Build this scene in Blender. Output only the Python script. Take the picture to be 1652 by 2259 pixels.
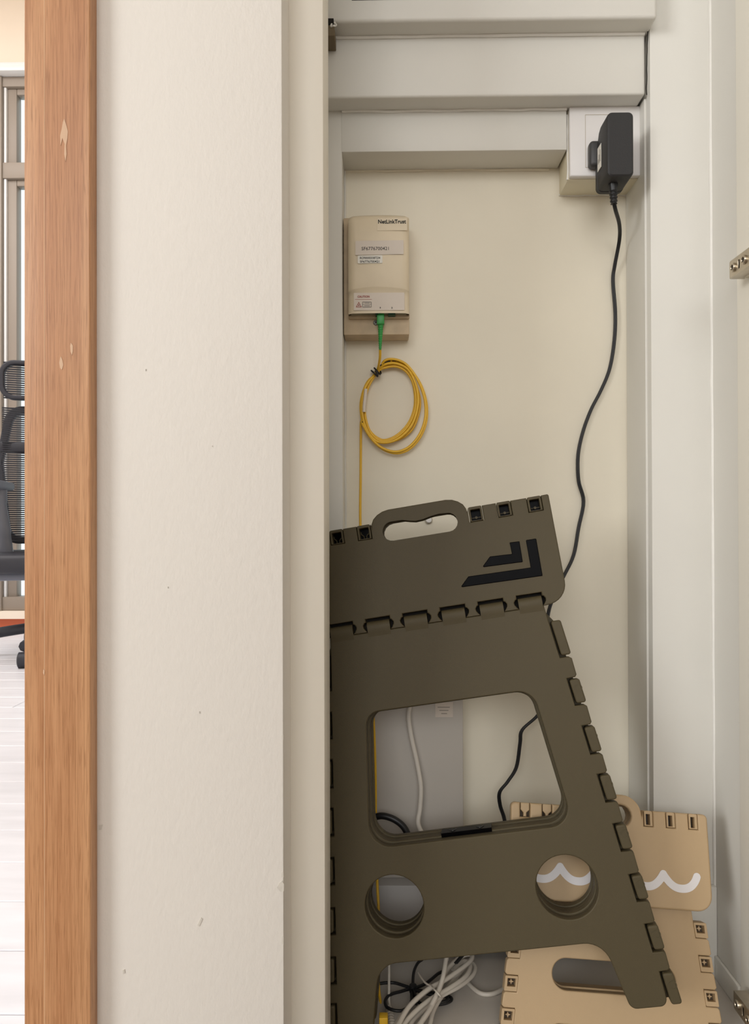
import bpy, bmesh, math, random
from mathutils import Vector, Matrix
random.seed(7)
for o in list(bpy.data.objects): bpy.data.objects.remove(o, do_unlink=True)
scene = bpy.context.scene
COL = scene.collection

# ------------------------------------------------------------------ camera
F, CX, CY = 1700.0, 826.0, 1129.5            # focal length and centre in pixels of the 1652x2259 frame
CAM = Vector((0, 0, .53))
YAW, PITCH, ROLL = .0157, .006, .0028
_f = Vector((-math.sin(YAW)*math.cos(PITCH), math.cos(YAW)*math.cos(PITCH), math.sin(PITCH)))
_r0 = _f.cross(Vector((0, 0, 1))).normalized(); _u0 = _r0.cross(_f)
_r = _r0*math.cos(ROLL) - _u0*math.sin(ROLL); _u = _u0*math.cos(ROLL) + _r0*math.sin(ROLL)
cam = bpy.data.cameras.new('camera'); cam_ob = bpy.data.objects.new('camera', cam); COL.objects.link(cam_ob)
m = Matrix((_r, _u, -_f)).transposed().to_4x4(); m.translation = CAM; cam_ob.matrix_world = m
cam.sensor_fit = 'HORIZONTAL'; cam.sensor_width = 36; cam.lens = 36*F/1652; cam.clip_start = .01
scene.camera = cam_ob

# ------------------------------------------------------------------ light
world = bpy.data.worlds.new('overcast'); scene.world = world; world.use_nodes = True
bg = world.node_tree.nodes['Background']; bg.inputs[0].default_value = (.90, .97, 1.0, 1); bg.inputs[1].default_value = 1.25
def area(name, loc, target, size, size_y, power, color):
    l = bpy.data.lights.new(name, 'AREA'); l.shape = 'RECTANGLE'; l.size = size; l.size_y = size_y; l.energy = power; l.color = color
    o = bpy.data.objects.new(name, l); COL.objects.link(o); o.location = loc
    o.rotation_euler = (Vector(target)-Vector(loc)).to_track_quat('-Z', 'Y').to_euler(); return o
area('corridor_window_light', (-.35, -3.7, 1.8), (.1, .9, .8), 2.8, 1.4, 65, (.965, .985, 1.0))
area('corridor_end_light', (-4.5, -2.9, 1.7), (.2, .9, .7), 2.2, 1.7, 148, (.965, .985, 1.0))
area('room_fill_light', (-2.2, 1.9, 2.9), (-2.1, 2.3, 0), 1.6, 1.4, 54, (1.0, .99, 1.0))  # unseen fill lamp added to brighten the room behind the casing
scene.view_settings.view_transform = 'Standard'; scene.view_settings.look = 'None'
scene.view_settings.gamma = 1; scene.view_settings.use_curve_mapping = False; scene.view_settings.exposure = 0.0

# ------------------------------------------------------------------ measuring helpers
def at(px, py, Y):
    d = _f + _r*((px-CX)/F) - _u*((py-CY)/F); return CAM + d*(Y/d.y)
def atz(px, py, z):
    d = _f + _r*((px-CX)/F) - _u*((py-CY)/F); return CAM + d*((z-CAM.z)/d.z)

# ------------------------------------------------------------------ materials
def lin(c):
    c = c/255; return c/12.92 if c <= .04045 else ((c+.055)/1.055)**2.4
def rgb(r, g, b): return (lin(r), lin(g), lin(b), 1)
MATS = {}
def mat(name, color, rough=.6, var=.0, vscale=6, bump=0, bscale=200, metal=0, stretch=(1, 1, 1), spec=.5, bdist=.001):
    if name in MATS: return MATS[name]
    M = bpy.data.materials.new(name); M.use_nodes = True; nt = M.node_tree; b = nt.nodes['Principled BSDF']
    col = rgb(*color); b.inputs['Base Color'].default_value = col; b.inputs['Roughness'].default_value = rough
    b.inputs['Metallic'].default_value = metal; b.inputs['Specular IOR Level'].default_value = spec
    tc = nt.nodes.new('ShaderNodeTexCoord'); mp = nt.nodes.new('ShaderNodeMapping'); mp.inputs['Scale'].default_value = stretch
    nt.links.new(tc.outputs['Object'], mp.inputs['Vector'])
    if var:
        n = nt.nodes.new('ShaderNodeTexNoise'); n.inputs['Scale'].default_value = vscale; n.inputs['Detail'].default_value = 5
        r = nt.nodes.new('ShaderNodeValToRGB'); r.color_ramp.elements[0].position = .3; r.color_ramp.elements[1].position = .7
        r.color_ramp.elements[0].color = tuple(c*(1-var) for c in col[:3])+(1,)
        r.color_ramp.elements[1].color = tuple(min(1, c*(1+var)) for c in col[:3])+(1,)
        nt.links.new(mp.outputs[0], n.inputs['Vector']); nt.links.new(n.outputs[0], r.inputs[0]); nt.links.new(r.outputs[0], b.inputs['Base Color'])
    if bump:
        n = nt.nodes.new('ShaderNodeTexNoise'); n.inputs['Scale'].default_value = bscale; n.inputs['Detail'].default_value = 3
        bp = nt.nodes.new('ShaderNodeBump'); bp.inputs['Strength'].default_value = bump; bp.inputs['Distance'].default_value = bdist
        nt.links.new(mp.outputs[0], n.inputs['Vector']); nt.links.new(n.outputs[0], bp.inputs['Height']); nt.links.new(bp.outputs[0], b.inputs['Normal'])
    MATS[name] = M; return M
def oak_material():
    M = bpy.data.materials.new('oak'); M.use_nodes = True; nt = M.node_tree; b = nt.nodes['Principled BSDF']; L = nt.links.new
    b.inputs['Roughness'].default_value = .42
    tc = nt.nodes.new('ShaderNodeTexCoord')
    def noise(scale, sc, detail, dist):
        mp = nt.nodes.new('ShaderNodeMapping'); mp.inputs['Scale'].default_value = sc; L(tc.outputs['Object'], mp.inputs['Vector'])
        n = nt.nodes.new('ShaderNodeTexNoise'); n.inputs['Scale'].default_value = scale; n.inputs['Detail'].default_value = detail
        n.inputs['Distortion'].default_value = dist; L(mp.outputs[0], n.inputs['Vector']); return n
    broad = noise(30, (1, 1, .05), 6, 1.2); grain = noise(620, (1, 1, .016), 6, .5); pore = noise(1000, (1, 1, .035), 2, 0)
    r1 = nt.nodes.new('ShaderNodeValToRGB'); e = r1.color_ramp.elements
    e[0].position = .32; e[0].color = rgb(190, 135, 93); e[1].position = .68; e[1].color = rgb(213, 162, 118)
    L(broad.outputs[0], r1.inputs[0])
    r2 = nt.nodes.new('ShaderNodeValToRGB'); e = r2.color_ramp.elements
    e[0].position = .34; e[0].color = (.74, .68, .62, 1); e[1].position = .58; e[1].color = (1, 1, 1, 1); L(grain.outputs[0], r2.inputs[0])
    r3 = nt.nodes.new('ShaderNodeValToRGB'); e = r3.color_ramp.elements
    e[0].position = .36; e[0].color = (.55, .46, .38, 1); e[1].position = .46; e[1].color = (1, 1, 1, 1); L(pore.outputs[0], r3.inputs[0])
    x1 = nt.nodes.new('ShaderNodeMixRGB'); x1.blend_type = 'MULTIPLY'; x1.inputs[0].default_value = .8; L(r1.outputs[0], x1.inputs[1]); L(r2.outputs[0], x1.inputs[2])
    x2 = nt.nodes.new('ShaderNodeMixRGB'); x2.blend_type = 'MULTIPLY'; x2.inputs[0].default_value = .42; L(x1.outputs[0], x2.inputs[1]); L(r3.outputs[0], x2.inputs[2])
    L(x2.outputs[0], b.inputs['Base Color'])
    bp = nt.nodes.new('ShaderNodeBump'); bp.inputs['Strength'].default_value = .25; bp.inputs['Distance'].default_value = .0006
    L(grain.outputs[0], bp.inputs['Height']); L(bp.outputs[0], b.inputs['Normal']); return M
OAK = oak_material()
PAINT = mat('wall_paint', (232, 226, 217), .62, .012, 5, .35, 260, stretch=(1, 1, .55))
JAMB = mat('jamb_paint', (243, 236, 222), .5, .01, 5, .06, 90)
NICHE = mat('niche_paint', (225, 222, 214), .5, .02, 7, .10, 70)
CREAM = mat('cream_plaster', (237, 229, 210), .6, .035, 6, .15, 90)
PANEL = mat('side_panel_paint', (249, 244, 231), .45, .01, 4, .05, 60)
CAULK = mat('white_caulk', (238, 235, 228), .45, .03, 40)
DARKGAP = mat('dark_gap', (28, 24, 20), .9)
WHITEPL = mat('white_plastic', (233, 229, 226), .35)
CREAMPL = mat('aged_cream_plastic', (228, 212, 184), .5, .04, 25, .04, 400)
DIRTYPL = mat('grimy_cream_plastic', (205, 184, 154), .6, .12, 60)
LABEL = mat('label_paper', (221, 209, 196), .55, .02, 60)
LABELW = mat('white_label', (236, 232, 222), .5)
INK = mat('black_ink', (30, 27, 25), .7)
REDINK = mat('red_ink', (160, 62, 54), .7)
GREEN = mat('green_plastic', (44, 150, 66), .4)
DGREEN = mat('dark_green_plastic', (20, 72, 46), .5)
YELLOW = mat('yellow_jacket', (235, 185, 46), .4)
WHITECABLE = mat('white_cable_jacket', (214, 206, 194), .5)
BLACKPL = mat('black_plastic', (36, 35, 36), .55, bump=.2, bscale=900)
BLACKCB = mat('black_cable_jacket', (20, 20, 22), .42)
GREYPL = mat('charcoal_plastic', (62, 61, 61), .45)
OLIVE = mat('olive_plastic', (78, 69, 48), .55, .02, 9, .12, 1300, spec=.3)
GLOSSBLK = mat('glossy_black_rubber', (6, 5, 6), .25, .2, 60, spec=.03)
BEIGE = mat('beige_plastic', (184, 157, 120), .5, .015, 12, .10, 1300)
BEIGEDK = mat('beige_plastic_shaded', (78, 64, 48), .7)  # darker copy of the beige: recess shade put into the colour
OFFWHITE = mat('wave_white', (226, 222, 222), .4)
STEEL = mat('nickel_steel', (196, 186, 168), .32, .08, 90, metal=1)
STEELDK = mat('steel_slot', (30, 27, 24), .6)
BOXWHITE = mat('equipment_white', (194, 187, 178), .55, .015, 12)
NFLOOR = mat('niche_floor_paint', (194, 187, 178), .55, .03, 14, .05, 90)
SHELLTAUPE = mat('taupe_frame', (150, 138, 126), .5)
WINWHITE = mat('white_frame', (240, 240, 240), .4)
PEACH = mat('peach_wall', (250, 236, 219), .6)
CHAIRBLK = mat('chair_black', (42, 42, 50), .55)
CHAIRGREY = mat('chair_grey', (104, 106, 116), .4)
REDWOOD = mat('brown_skirting', (196, 98, 62), .5)
PLANK = mat('pale_floor_boards', (238, 236, 242), .3, .06, 5, stretch=(1, 6, 1))
FLOORW = mat('corridor_floor', (112, 94, 78), .5, .1, 8, stretch=(1, 8, 1))
FILLER = mat('wood_filler', (214, 178, 146), .6)
CHIP = mat('bare_plaster', (206, 199, 188), .8, .05, 200)

# ------------------------------------------------------------------ mesh helpers
def link(name, me, material, parent=None):
    o = bpy.data.objects.new(name, me); COL.objects.link(o)
    if material and not me.materials: me.materials.append(material)
    if parent is not None: o.parent = parent
    return o
def tag(o, label=None, cat=None, group=None, kind=None):
    if label: o['label'] = label
    if cat: o['category'] = cat
    if group: o['group'] = group
    if kind: o['kind'] = kind
    return o
def empty(name, loc=(0, 0, 0), matrix=None):
    o = bpy.data.objects.new(name, None); COL.objects.link(o); o.empty_display_size = .02
    if matrix is not None: o.matrix_world = matrix
    else: o.location = loc
    return o
def finish(bm, angle=35, smooth=True):
    me = bpy.data.meshes.new('mesh'); bmesh.ops.recalc_face_normals(bm, faces=bm.faces); bm.to_mesh(me); bm.free()
    if smooth:
        me.polygons.foreach_set('use_smooth', [True]*len(me.polygons)); me.set_sharp_from_angle(angle=math.radians(angle))
    return me
def box_me(lo, hi, bevel=0, seg=2):
    bm = bmesh.new(); bmesh.ops.create_cube(bm, size=1)
    for v in bm.verts:
        v.co = Vector([lo[i] if v.co[i] < 0 else hi[i] for i in range(3)])
    if bevel: bmesh.ops.bevel(bm, geom=bm.edges[:], offset=bevel, segments=seg, affect='EDGES', profile=.5)
    return finish(bm)
def box(name, lo, hi, material, parent=None, bevel=0, seg=2): return link(name, box_me(lo, hi, bevel, seg), material, parent)
def plate_me(outer, holes, z0, z1, bevel=.0, res=2):
    """closed 2D outlines in metres -> solid plate between z0 and z1 with rounded rims"""
    cu = bpy.data.curves.new('tmp', 'CURVE'); cu.dimensions = '2D'; cu.fill_mode = 'BOTH'
    for poly in [outer]+list(holes):
        s = cu.splines.new('POLY'); s.points.add(len(poly)-1)
        for p, q in zip(s.points, poly): p.co = (q[0], q[1], 0, 1)
        s.use_cyclic_u = True
    cu.extrude = max((z1-z0)/2-bevel, 1e-5); cu.bevel_depth = bevel; cu.bevel_resolution = res; cu.offset = -bevel
    ob = bpy.data.objects.new('tmp', cu); COL.objects.link(ob); bpy.context.view_layer.update()
    me = bpy.data.meshes.new_from_object(ob.evaluated_get(bpy.context.evaluated_depsgraph_get()))
    bpy.data.objects.remove(ob); bpy.data.curves.remove(cu)
    bm = bmesh.new(); bm.from_mesh(me); bpy.data.meshes.remove(me)
    bmesh.ops.remove_doubles(bm, verts=bm.verts, dist=1e-6)
    for v in bm.verts: v.co.z += (z0+z1)/2
    me = finish(bm, 40)
    for p in me.polygons:
        if abs(p.normal.z) > .999: p.use_smooth = False
    return me
def plate(name, outer, holes, z0, z1, material, parent, bevel=.0, res=2): return link(name, plate_me(outer, holes, z0, z1, bevel, res), material, parent)
def arc(cx, cy, r, a0, a1, n=8):
    return [(cx+r*math.cos(math.radians(a0+(a1-a0)*i/n)), cy+r*math.sin(math.radians(a0+(a1-a0)*i/n))) for i in range(n+1)]
def rounded(pts, n=6):
    """pts: (x, y, radius) corner list -> polygon with rounded corners"""
    out = []; N = len(pts)
    for i, (x, y, r) in enumerate(pts):
        p = Vector((x, y)); a = Vector(pts[i-1][:2])-p; b = Vector(pts[(i+1) % N][:2])-p
        if r <= 0 or a.length < 1e-9 or b.length < 1e-9 or abs(a.angle(b)-math.pi) < .02: out.append((x, y)); continue
        a.normalize(); b.normalize(); th = a.angle(b); d = r/math.tan(th/2)
        c = p+(a+b).normalized()*(r/math.sin(th/2)); s, e = p+a*d, p+b*d
        a0 = math.atan2(s.y-c.y, s.x-c.x); a1 = math.atan2(e.y-c.y, e.x-c.x); da = a1-a0
        while da > math.pi: da -= 2*math.pi
        while da < -math.pi: da += 2*math.pi
        out += [(c.x+r*math.cos(a0+da*k/n), c.y+r*math.sin(a0+da*k/n)) for k in range(n+1)]
    return out
def mm(poly): return [tuple(c/1000 for c in p) for p in poly]
def circle(cx, cy, r, n=40): return [(cx+r*math.cos(2*math.pi*i/n), cy+r*math.sin(2*math.pi*i/n)) for i in range(n)]
def smooth(pts, n=6):
    P = [Vector(p) for p in pts]; P = [P[0]*2-P[1]]+P+[P[-1]*2-P[-2]]; out = []
    for i in range(1, len(P)-2):
        for k in range(n):
            t = k/n; a, b, c, d = P[i-1], P[i], P[i+1], P[i+2]
            out.append(.5*((2*b)+(c-a)*t+(2*a-5*b+4*c-d)*t*t+(3*b-a-3*c+d)*t**3))
    return out+[P[-2]]
def tube_bm(bm, pts, r, seg=8):
    P = pts; T = []
    for i in range(len(P)):
        t = (P[min(i+1, len(P)-1)]-P[max(i-1, 0)]); T.append(t.normalized() if t.length > 1e-9 else Vector((0, 0, 1)))
    n = T[0].orthogonal().normalized(); rings = []
    for i, p in enumerate(P):
        n = (n-T[i]*n.dot(T[i])).normalized(); b = T[i].cross(n); rr = r[i] if isinstance(r, (list, tuple)) else r
        rings.append([bm.verts.new(p+(n*math.cos(2*math.pi*k/seg)+b*math.sin(2*math.pi*k/seg))*rr) for k in range(seg)])
    for a, c in zip(rings, rings[1:]):
        for k in range(seg): bm.faces.new((a[k], a[(k+1) % seg], c[(k+1) % seg], c[k]))
    bm.faces.new(rings[0][::-1]); bm.faces.new(rings[-1])
def tube(name, pts, r, material, parent=None, n=6, seg=8, sm=True):
    bm = bmesh.new(); tube_bm(bm, smooth(pts, n) if sm else [Vector(p) for p in pts], r, seg); return link(name, finish(bm, 60), material, parent)
def tubes(name, paths, r, material, parent=None, n=6, seg=8):
    bm = bmesh.new()
    for p in paths: tube_bm(bm, smooth(p, n), r, seg)
    return link(name, finish(bm, 60), material, parent)
def lathe(name, prof, material, parent=None, seg=24, axis='Z', loc=(0, 0, 0)):
    bm = bmesh.new(); rings = []
    for (r, h) in prof:
        ring = []
        for k in range(seg):
            a = 2*math.pi*k/seg; v = Vector((r*math.cos(a), r*math.sin(a), h))
            if axis == 'Y': v = Vector((v.x, v.z, v.y))
            if axis == 'X': v = Vector((v.z, v.x, v.y))
            ring.append(bm.verts.new(v+Vector(loc)))
        rings.append(ring)
    for a, c in zip(rings, rings[1:]):
        for k in range(seg): bm.faces.new((a[k], a[(k+1) % seg], c[(k+1) % seg], c[k]))
    bm.faces.new(rings[0][::-1]); bm.faces.new(rings[-1]); return link(name, finish(bm, 40), material, parent)
def text_me(body, size, width=None, bold=0):
    cu = bpy.data.curves.new('tmp', 'FONT'); cu.body = body; cu.size = size; cu.extrude = .00012; cu.offset = bold; cu.resolution_u = 3
    ob = bpy.data.objects.new('tmp', cu); COL.objects.link(ob); bpy.context.view_layer.update()
    me = bpy.data.meshes.new_from_object(ob.evaluated_get(bpy.context.evaluated_depsgraph_get())); bpy.data.objects.remove(ob); bpy.data.curves.remove(cu)
    if width:
        x0 = min(v.co.x for v in me.vertices); x1 = max(v.co.x for v in me.vertices)
        for v in me.vertices: v.co.x = (v.co.x-x0)*width/(x1-x0)
    me.materials.clear(); return me
def text(name, body, px0, px1, pyb, Y, height_px, material, parent, bold=0, origin=Vector((0, 0, 0))):
    a = at(px0, pyb, Y); b = at(px1, pyb, Y); k = Y/F
    me = text_me(body, height_px*k/.72, (b-a).length, bold)
    for v in me.vertices: v.co = Vector((v.co.x, -v.co.z, v.co.y))+a-origin
    o = link(name, me, material, parent); return o
def flake(name, pts, Y, material, parent, t=.0004):
    """thin irregular chip lying on a wall face at depth Y; outline measured on that face"""
    P = [at(x, y, Y) for x, y in pts]
    me = plate_me([(p.x, p.z) for p in P], [], 0, t)
    for v in me.vertices: v.co = Vector((v.co.x, Y-v.co.z, v.co.y))
    return link(name, me, material, parent)

# ------------------------------------------------------------------ setting
YW, YJ, YJB, YB = .66, .71, .775, .985
XJ = at(715, 1140, YJ).x; XWR = at(624, 1140, YW).x; XL = -.116; XC0 = at(53, 1140, .645).x; XC1 = at(199, 1140, .645).x
TOP = 2.5
def struct(o): o['kind'] = 'structure'; return o
wf = struct(box('wall_front', (XC0+.004, YW, 0), (XWR, YJB, TOP), PAINT, bevel=.0015))
struct(box('wall_left', (XC0+.004, YJB, 0), (XL, 1.06, TOP), NICHE))
struct(box('wall_back', (XL, YB, 0), (.45, 1.06, TOP), CREAM))
# inner jamb of the closet opening, left
j = struct(box('trim_1', (XWR-.002, YJ, 0), (XJ, YJB, TOP), JAMB, bevel=.0012))
# oak door casing
cs = empty('trim_2', (XC0, .645, 0)); struct(cs)
gx = at(98, 1140, .645).x
box('board', (0, 0, 0), (XC1-XC0, .018, TOP), OAK, cs, bevel=.0014, seg=3)
box('glue_line', (gx-XC0-.00022, -.00012, 0), (gx-XC0+.00022, .001, TOP), mat('pale_glue_line', (222, 184, 146), .5), cs)
def casing_flake(pts):
    o = flake('filler_mark', pts, .645, FILLER, cs)
    for v in o.data.vertices: v.co -= Vector((XC0, .645, 0))
casing_flake([(142, 262), (147, 278), (150, 290), (149, 305), (146, 322), (147, 340), (145, 357), (142, 340), (143, 318), (138, 305), (134, 322), (133, 300), (137, 282), (139, 270)])
casing_flake([(135, 786), (138, 795), (140, 805), (137, 816), (133, 812), (131, 800), (133, 790)])
casing_flake([(157, 756), (161, 763), (161, 775), (159, 784), (156, 776), (155, 763)])
casing_flake([(96, 1476), (99, 1480), (98, 1490), (95, 1484)])
# left pilaster in the niche, flush with the lowest bulkhead
XP = at(755, 700, .9345).x
struct(box('trim_3', (XL, .9345, 0), (XP, YB, at(800, 239, .9345).z), NICHE, bevel=.001))
# stepped bulkheads
Y3, Y2, Y1 = .934, .904, .876
z32 = at(1000, 333, Y3).z; z21 = at(1000, 213, Y2).z; z10 = at(1000, 45, Y1).z
XS0 = at(1254, 310, .93).x; XS1 = at(1416, 310, .93).x
XPI = at(1438, 1100, .9).x; XPR = at(1572, 1100, .9).x
struct(box('trim_4', (XP-.001, Y3, z32), (XS0-.001, YB, z21), NICHE, bevel=.0016))
struct(box('trim_5', (XL, Y2, z21), (XPI-.004, YB, z10), NICHE, bevel=.003, seg=3))
b1 = struct(box('trim_6', (XL, Y1, z10), (at(1450, 45, Y1).x, YB, 1.9), NICHE, bevel=.004, seg=3))
def wob(a, b, n=14, s=.0006):
    a, b = Vector(a), Vector(b); return [a.lerp(b, i/n)+Vector([random.uniform(-s, s) for _ in range(3)]) for i in range(n+1)]
t5 = bpy.data.objects['trim_5']; t4 = bpy.data.objects['trim_4']; wb = bpy.data.objects['wall_back']
tube('caulk_bead', wob((XJ-.02, Y2-.0006, z10-.0008), (XPI-.005, Y2-.0006, z10-.0008), s=.0003), .0022, CAULK, t5)
tube('caulk_bead', wob((XP, Y3-.0004, z21-.0008), (XS0-.002, Y3-.0004, z21-.0008), s=.0007), .0020, CAULK, t4)
tube('caulk_bead', wob((XP, YB-.0004, z32-.0006), (XS0-.012, YB-.0004, z32-.0006), s=.0007), .0018, CREAM, wb)
tube('caulk_bead', wob((XP+.0005, YB-.0004, 0), (XP+.0005, YB-.0004, z32), n=30, s=.0005), .0016, NICHE, wb)
# paper-thin dark slot over the top bulkhead and broken plaster in its left corner
p0, p1 = at(776, 1, Y1), at(1010, -14, Y1)
box('slot', (p0.x, Y1-.0006, p0.z), (p1.x, Y1+.002, p0.z+.012), DARKGAP, b1)
a, b = at(728, 58, Y1), at(738, 81, Y1)
box('notch', (a.x-.01, Y1-.002, b.z), (b.x, Y2-.001, a.z), mat('raw_timber', (118, 104, 82), .9, .1, 40), b1, bevel=.0005)
box('notch_gap', (a.x-.01, Y1-.0025, a.z), (b.x-.001, Y1+.01, a.z+.0075), DARKGAP, b1)
bm = bmesh.new()
for k in range(9):
    c = at(729+random.uniform(0, 13), 50+random.uniform(0, 8), Y1-.003); s = random.uniform(.0006, .0018)
    g = bmesh.ops.create_icosphere(bm, subdivisions=1, radius=s)
    for v in g['verts']: v.co = v.co*random.uniform(.6, 1.3)+c
link('plaster_crumbs', finish(bm, smooth=False), CAULK, b1)['kind'] = 'stuff'
# right pier with its stepped edge, right wall and side panel
wp = struct(box('wall_pier', (XPI, .9, 0), (.45, YB, TOP), NICHE, bevel=.0008))
struct(box('trim_7', (XPI-.0022, .914, 0), (XPI+.001, YB-.001, z21), NICHE))
struct(box('wall_right', (XPR, .8335, 0), (.47, .902, TOP), NICHE))
XPN = XPR-.0012
pn = struct(box('wall_side', (XPN, .70, 0), (.47, .833, TOP), PANEL, bevel=.0006))
tube('caulk_bead', wob((XPR+.0004, .9-.0004, 0), (XPR+.0004, .9-.0004, 1.6), n=40, s=.0005), .0026, CAULK, wp)
tube('crack', wob(at(1428, 70, .8985), at(1426, 208, .8985), n=10, s=.0004), .0006, DARKGAP, wp)
struct(box('baseboard_pier', (XPI+.01, .893, 0), (XPR, .9, .104), NICHE, bevel=.002))
struct(box('baseboard_right', (XPR-.004, .8335, 0), (XPR, .893, .026), NICHE, bevel=.0015))
struct(box('wall_outer', (.415, YW, 0), (.9, .70, TOP), PAINT, bevel=.0015))
struct(box('trim_8', (XJ, YJ, 1.36), (.415, YJB, TOP), JAMB))  # unseen head strip, added with the header to keep light off the niche top
struct(box('header_light_block', (XWR, YW, 1.36), (.415, YJ, TOP), PAINT))  # unseen header added to block light from above, set low to darken the bulkheads
# floors
struct(box('floor_niche', (XL, .808, -.02), (XPR, YB, 0), NFLOOR))
struct(box('floor', (-5, -4.2, -.03), (2.6, .808, 0), FLOORW))
fr = struct(box('floor_room', (-4, .808, -.04), (XL, 3.8, -.006), SHELLTAUPE))
yy = .70; k = 0
plank_me = {}
while yy < 3.64:
    off = random.uniform(-.8, 0)
    for i in range(-2, 3):
        x0 = -1.6+off+i*1.25
        if x0+1.25 < -3.6 or x0 > XC0: continue
        x1 = min(x0+1.247, XC0-.01)
        if x1-x0 < .1: continue
        box('plank', (x0, max(yy, .74), -.0055), (x1, yy+.118, .0005), PLANK, fr, bevel=.0012, seg=1)
    yy += .12
# the rest of the corridor and the room shell
struct(box('wall_corridor', (-5, -4.2, 0), (2.6, -4.1, 2.7), PAINT)); struct(box('wall_corridor_left', (-5.1, -4.2, 0), (-5, .66, 2.7), PAINT)); struct(box('wall_corridor_right', (2.5, -4.2, 0), (2.6, .66, 2.7), PAINT))
struct(box('ceiling_corridor', (-5.1, -4.2, 2.6), (2.6, .80, 2.7), PAINT)); struct(box('wall_beyond', (.9, YW, 0), (2.6, .70, TOP), PAINT))
struct(box('wall_door_side', (-5.1, YW, 0), (-1.25, .80, 2.7), PAINT)); struct(box('wall_door_head', (-1.25, YW, 2.25), (.9, .80, 2.7), PAINT))
struct(box('wall_room_left', (-4.1, .80, 0), (-4, 3.8, 3.4), PEACH)); struct(box('wall_room_right', (.5, 1.06, 0), (.6, 3.8, 3.4), PEACH)); struct(box('wall_room_near', (-4, .79, 2.2), (.6, .82, 3.4), PEACH))
# chips and dents of the pale wall
for pts in ([(616, 1948), (622, 1943), (626.5, 1950), (626, 1966), (618, 1966), (611, 1958)], [(621, 1925), (625, 1922), (625.5, 1935), (621, 1934)], [(621.5, 2068), (625.5, 2062), (625.5, 2084), (622, 2082)],
            [(621, 1622), (624.8, 1620), (624.8, 1632)], [(218, 1820), (227, 1819), (224, 1830), (218, 1831)]):
    flake('paint_chip', pts, YW, CHIP, wf)
for pts in ([(436, 2040), (444, 2024), (447, 2027), (440, 2043)], [(271, 2140), (275, 2138), (276, 2146), (272, 2148)], [(321, 815), (322.5, 814), (322, 819)], [(439, 1570), (441, 1569), (441, 1574)], [(467, 984), (469, 983), (469, 986)], [(369, 1294), (371.5, 1294), (371, 1298)]):
    flake('paint_dent', pts, YW, CHIP, wf, .0007)

# ------------------------------------------------------------------ room behind the casing
YR = 3.68
def zr(py): return at(26, py, YR).z
def xr(px): return at(px, 700, YR).x
struct(box('wall_room', (-4, YR, zr(152)), (.6, YR+.12, 3.4), PEACH))
struct(box('ceiling', (-4, .8, 3.4), (.6, 3.9, 3.45), PEACH))
co = struct(box('trim_9', (-4, YR-.05, zr(160)), (.6, YR, zr(150)), WINWHITE, bevel=.004))
box('rail', (-4, YR-.07, zr(174)), (.6, YR, zr(162)), WINWHITE, co, bevel=.006)
struct(box('baseboard_room', (-4, YR-.02, 0), (.6, YR+.1, zr(1363)), REDWOOD))
struct(box('trim_10', (-4, YR-.04, zr(1363)), (.6, YR+.1, zr(1346)), PEACH))
wn = empty('window_1', (xr(40), YR, zr(1346))); struct(wn); wo = wn.location
def wbox(name, x0, x1, z0, z1, y0, y1, m_, parent=None, bev=.004):
    return box(name, (x0-wo.x, y0-wo.y, z0-wo.z), (x1-wo.x, y1-wo.y, z1-wo.z), m_, wn, bev)
zb, zt = zr(1346), zr(174)
for cxp in (xr(0)-.75, xr(0), xr(0)+.75, xr(0)+1.5):
    wbox('mullion', cxp-.055, cxp+.022, zb, zt, YR-.03, YR+.06, SHELLTAUPE)
    wbox('bead', cxp+.024, cxp+.036, zb, zt, YR-.012, YR+.03, WINWHITE, bev=.002)
    for (p0_, p1_) in ((376, 196), (1332, 397)):
        z0, z1 = zr(p0_), zr(p1_); xa, xb = cxp+.036, cxp+.69
        wbox('sash_stile', xa, xa+.045, z0, z1, YR+.0, YR+.05, SHELLTAUPE); wbox('sash_stile', xb-.045, xb, z0, z1, YR+.0, YR+.05, SHELLTAUPE)
        wbox('sash_rail', xa+.045, xb-.045, z0, z0+.03, YR+.0, YR+.05, SHELLTAUPE); wbox('sash_rail', xa+.045, xb-.045, z1-.03, z1, YR+.0, YR+.05, SHELLTAUPE)
        g = wbox('pane', xa+.04, xb-.04, z0+.025, z1-.025, YR+.022, YR+.027, None, bev=0)
        if 'glass' not in MATS:
            G = bpy.data.materials.new('window_glass'); G.use_nodes = True; nb = G.node_tree.nodes['Principled BSDF']
            nb.inputs['Base Color'].default_value = (.93, .99, 1, 1); nb.inputs['Roughness'].default_value = 0; nb.inputs['Transmission Weight'].default_value = 1; nb.inputs['IOR'].default_value = 1.02
            MATS['glass'] = G
        g.data.materials.append(MATS['glass'])
x0, x1 = xr(0)-.78, xr(0)+2.2
wbox('transom', x0, x1, zr(397), zr(362), YR-.02, YR+.06, SHELLTAUPE); wbox('head', x0, x1, zr(196), zt, YR-.02, YR+.06, SHELLTAUPE)
wbox('sill', x0, x1, zb, zr(1316), YR-.02, YR+.06, SHELLTAUPE)

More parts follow.
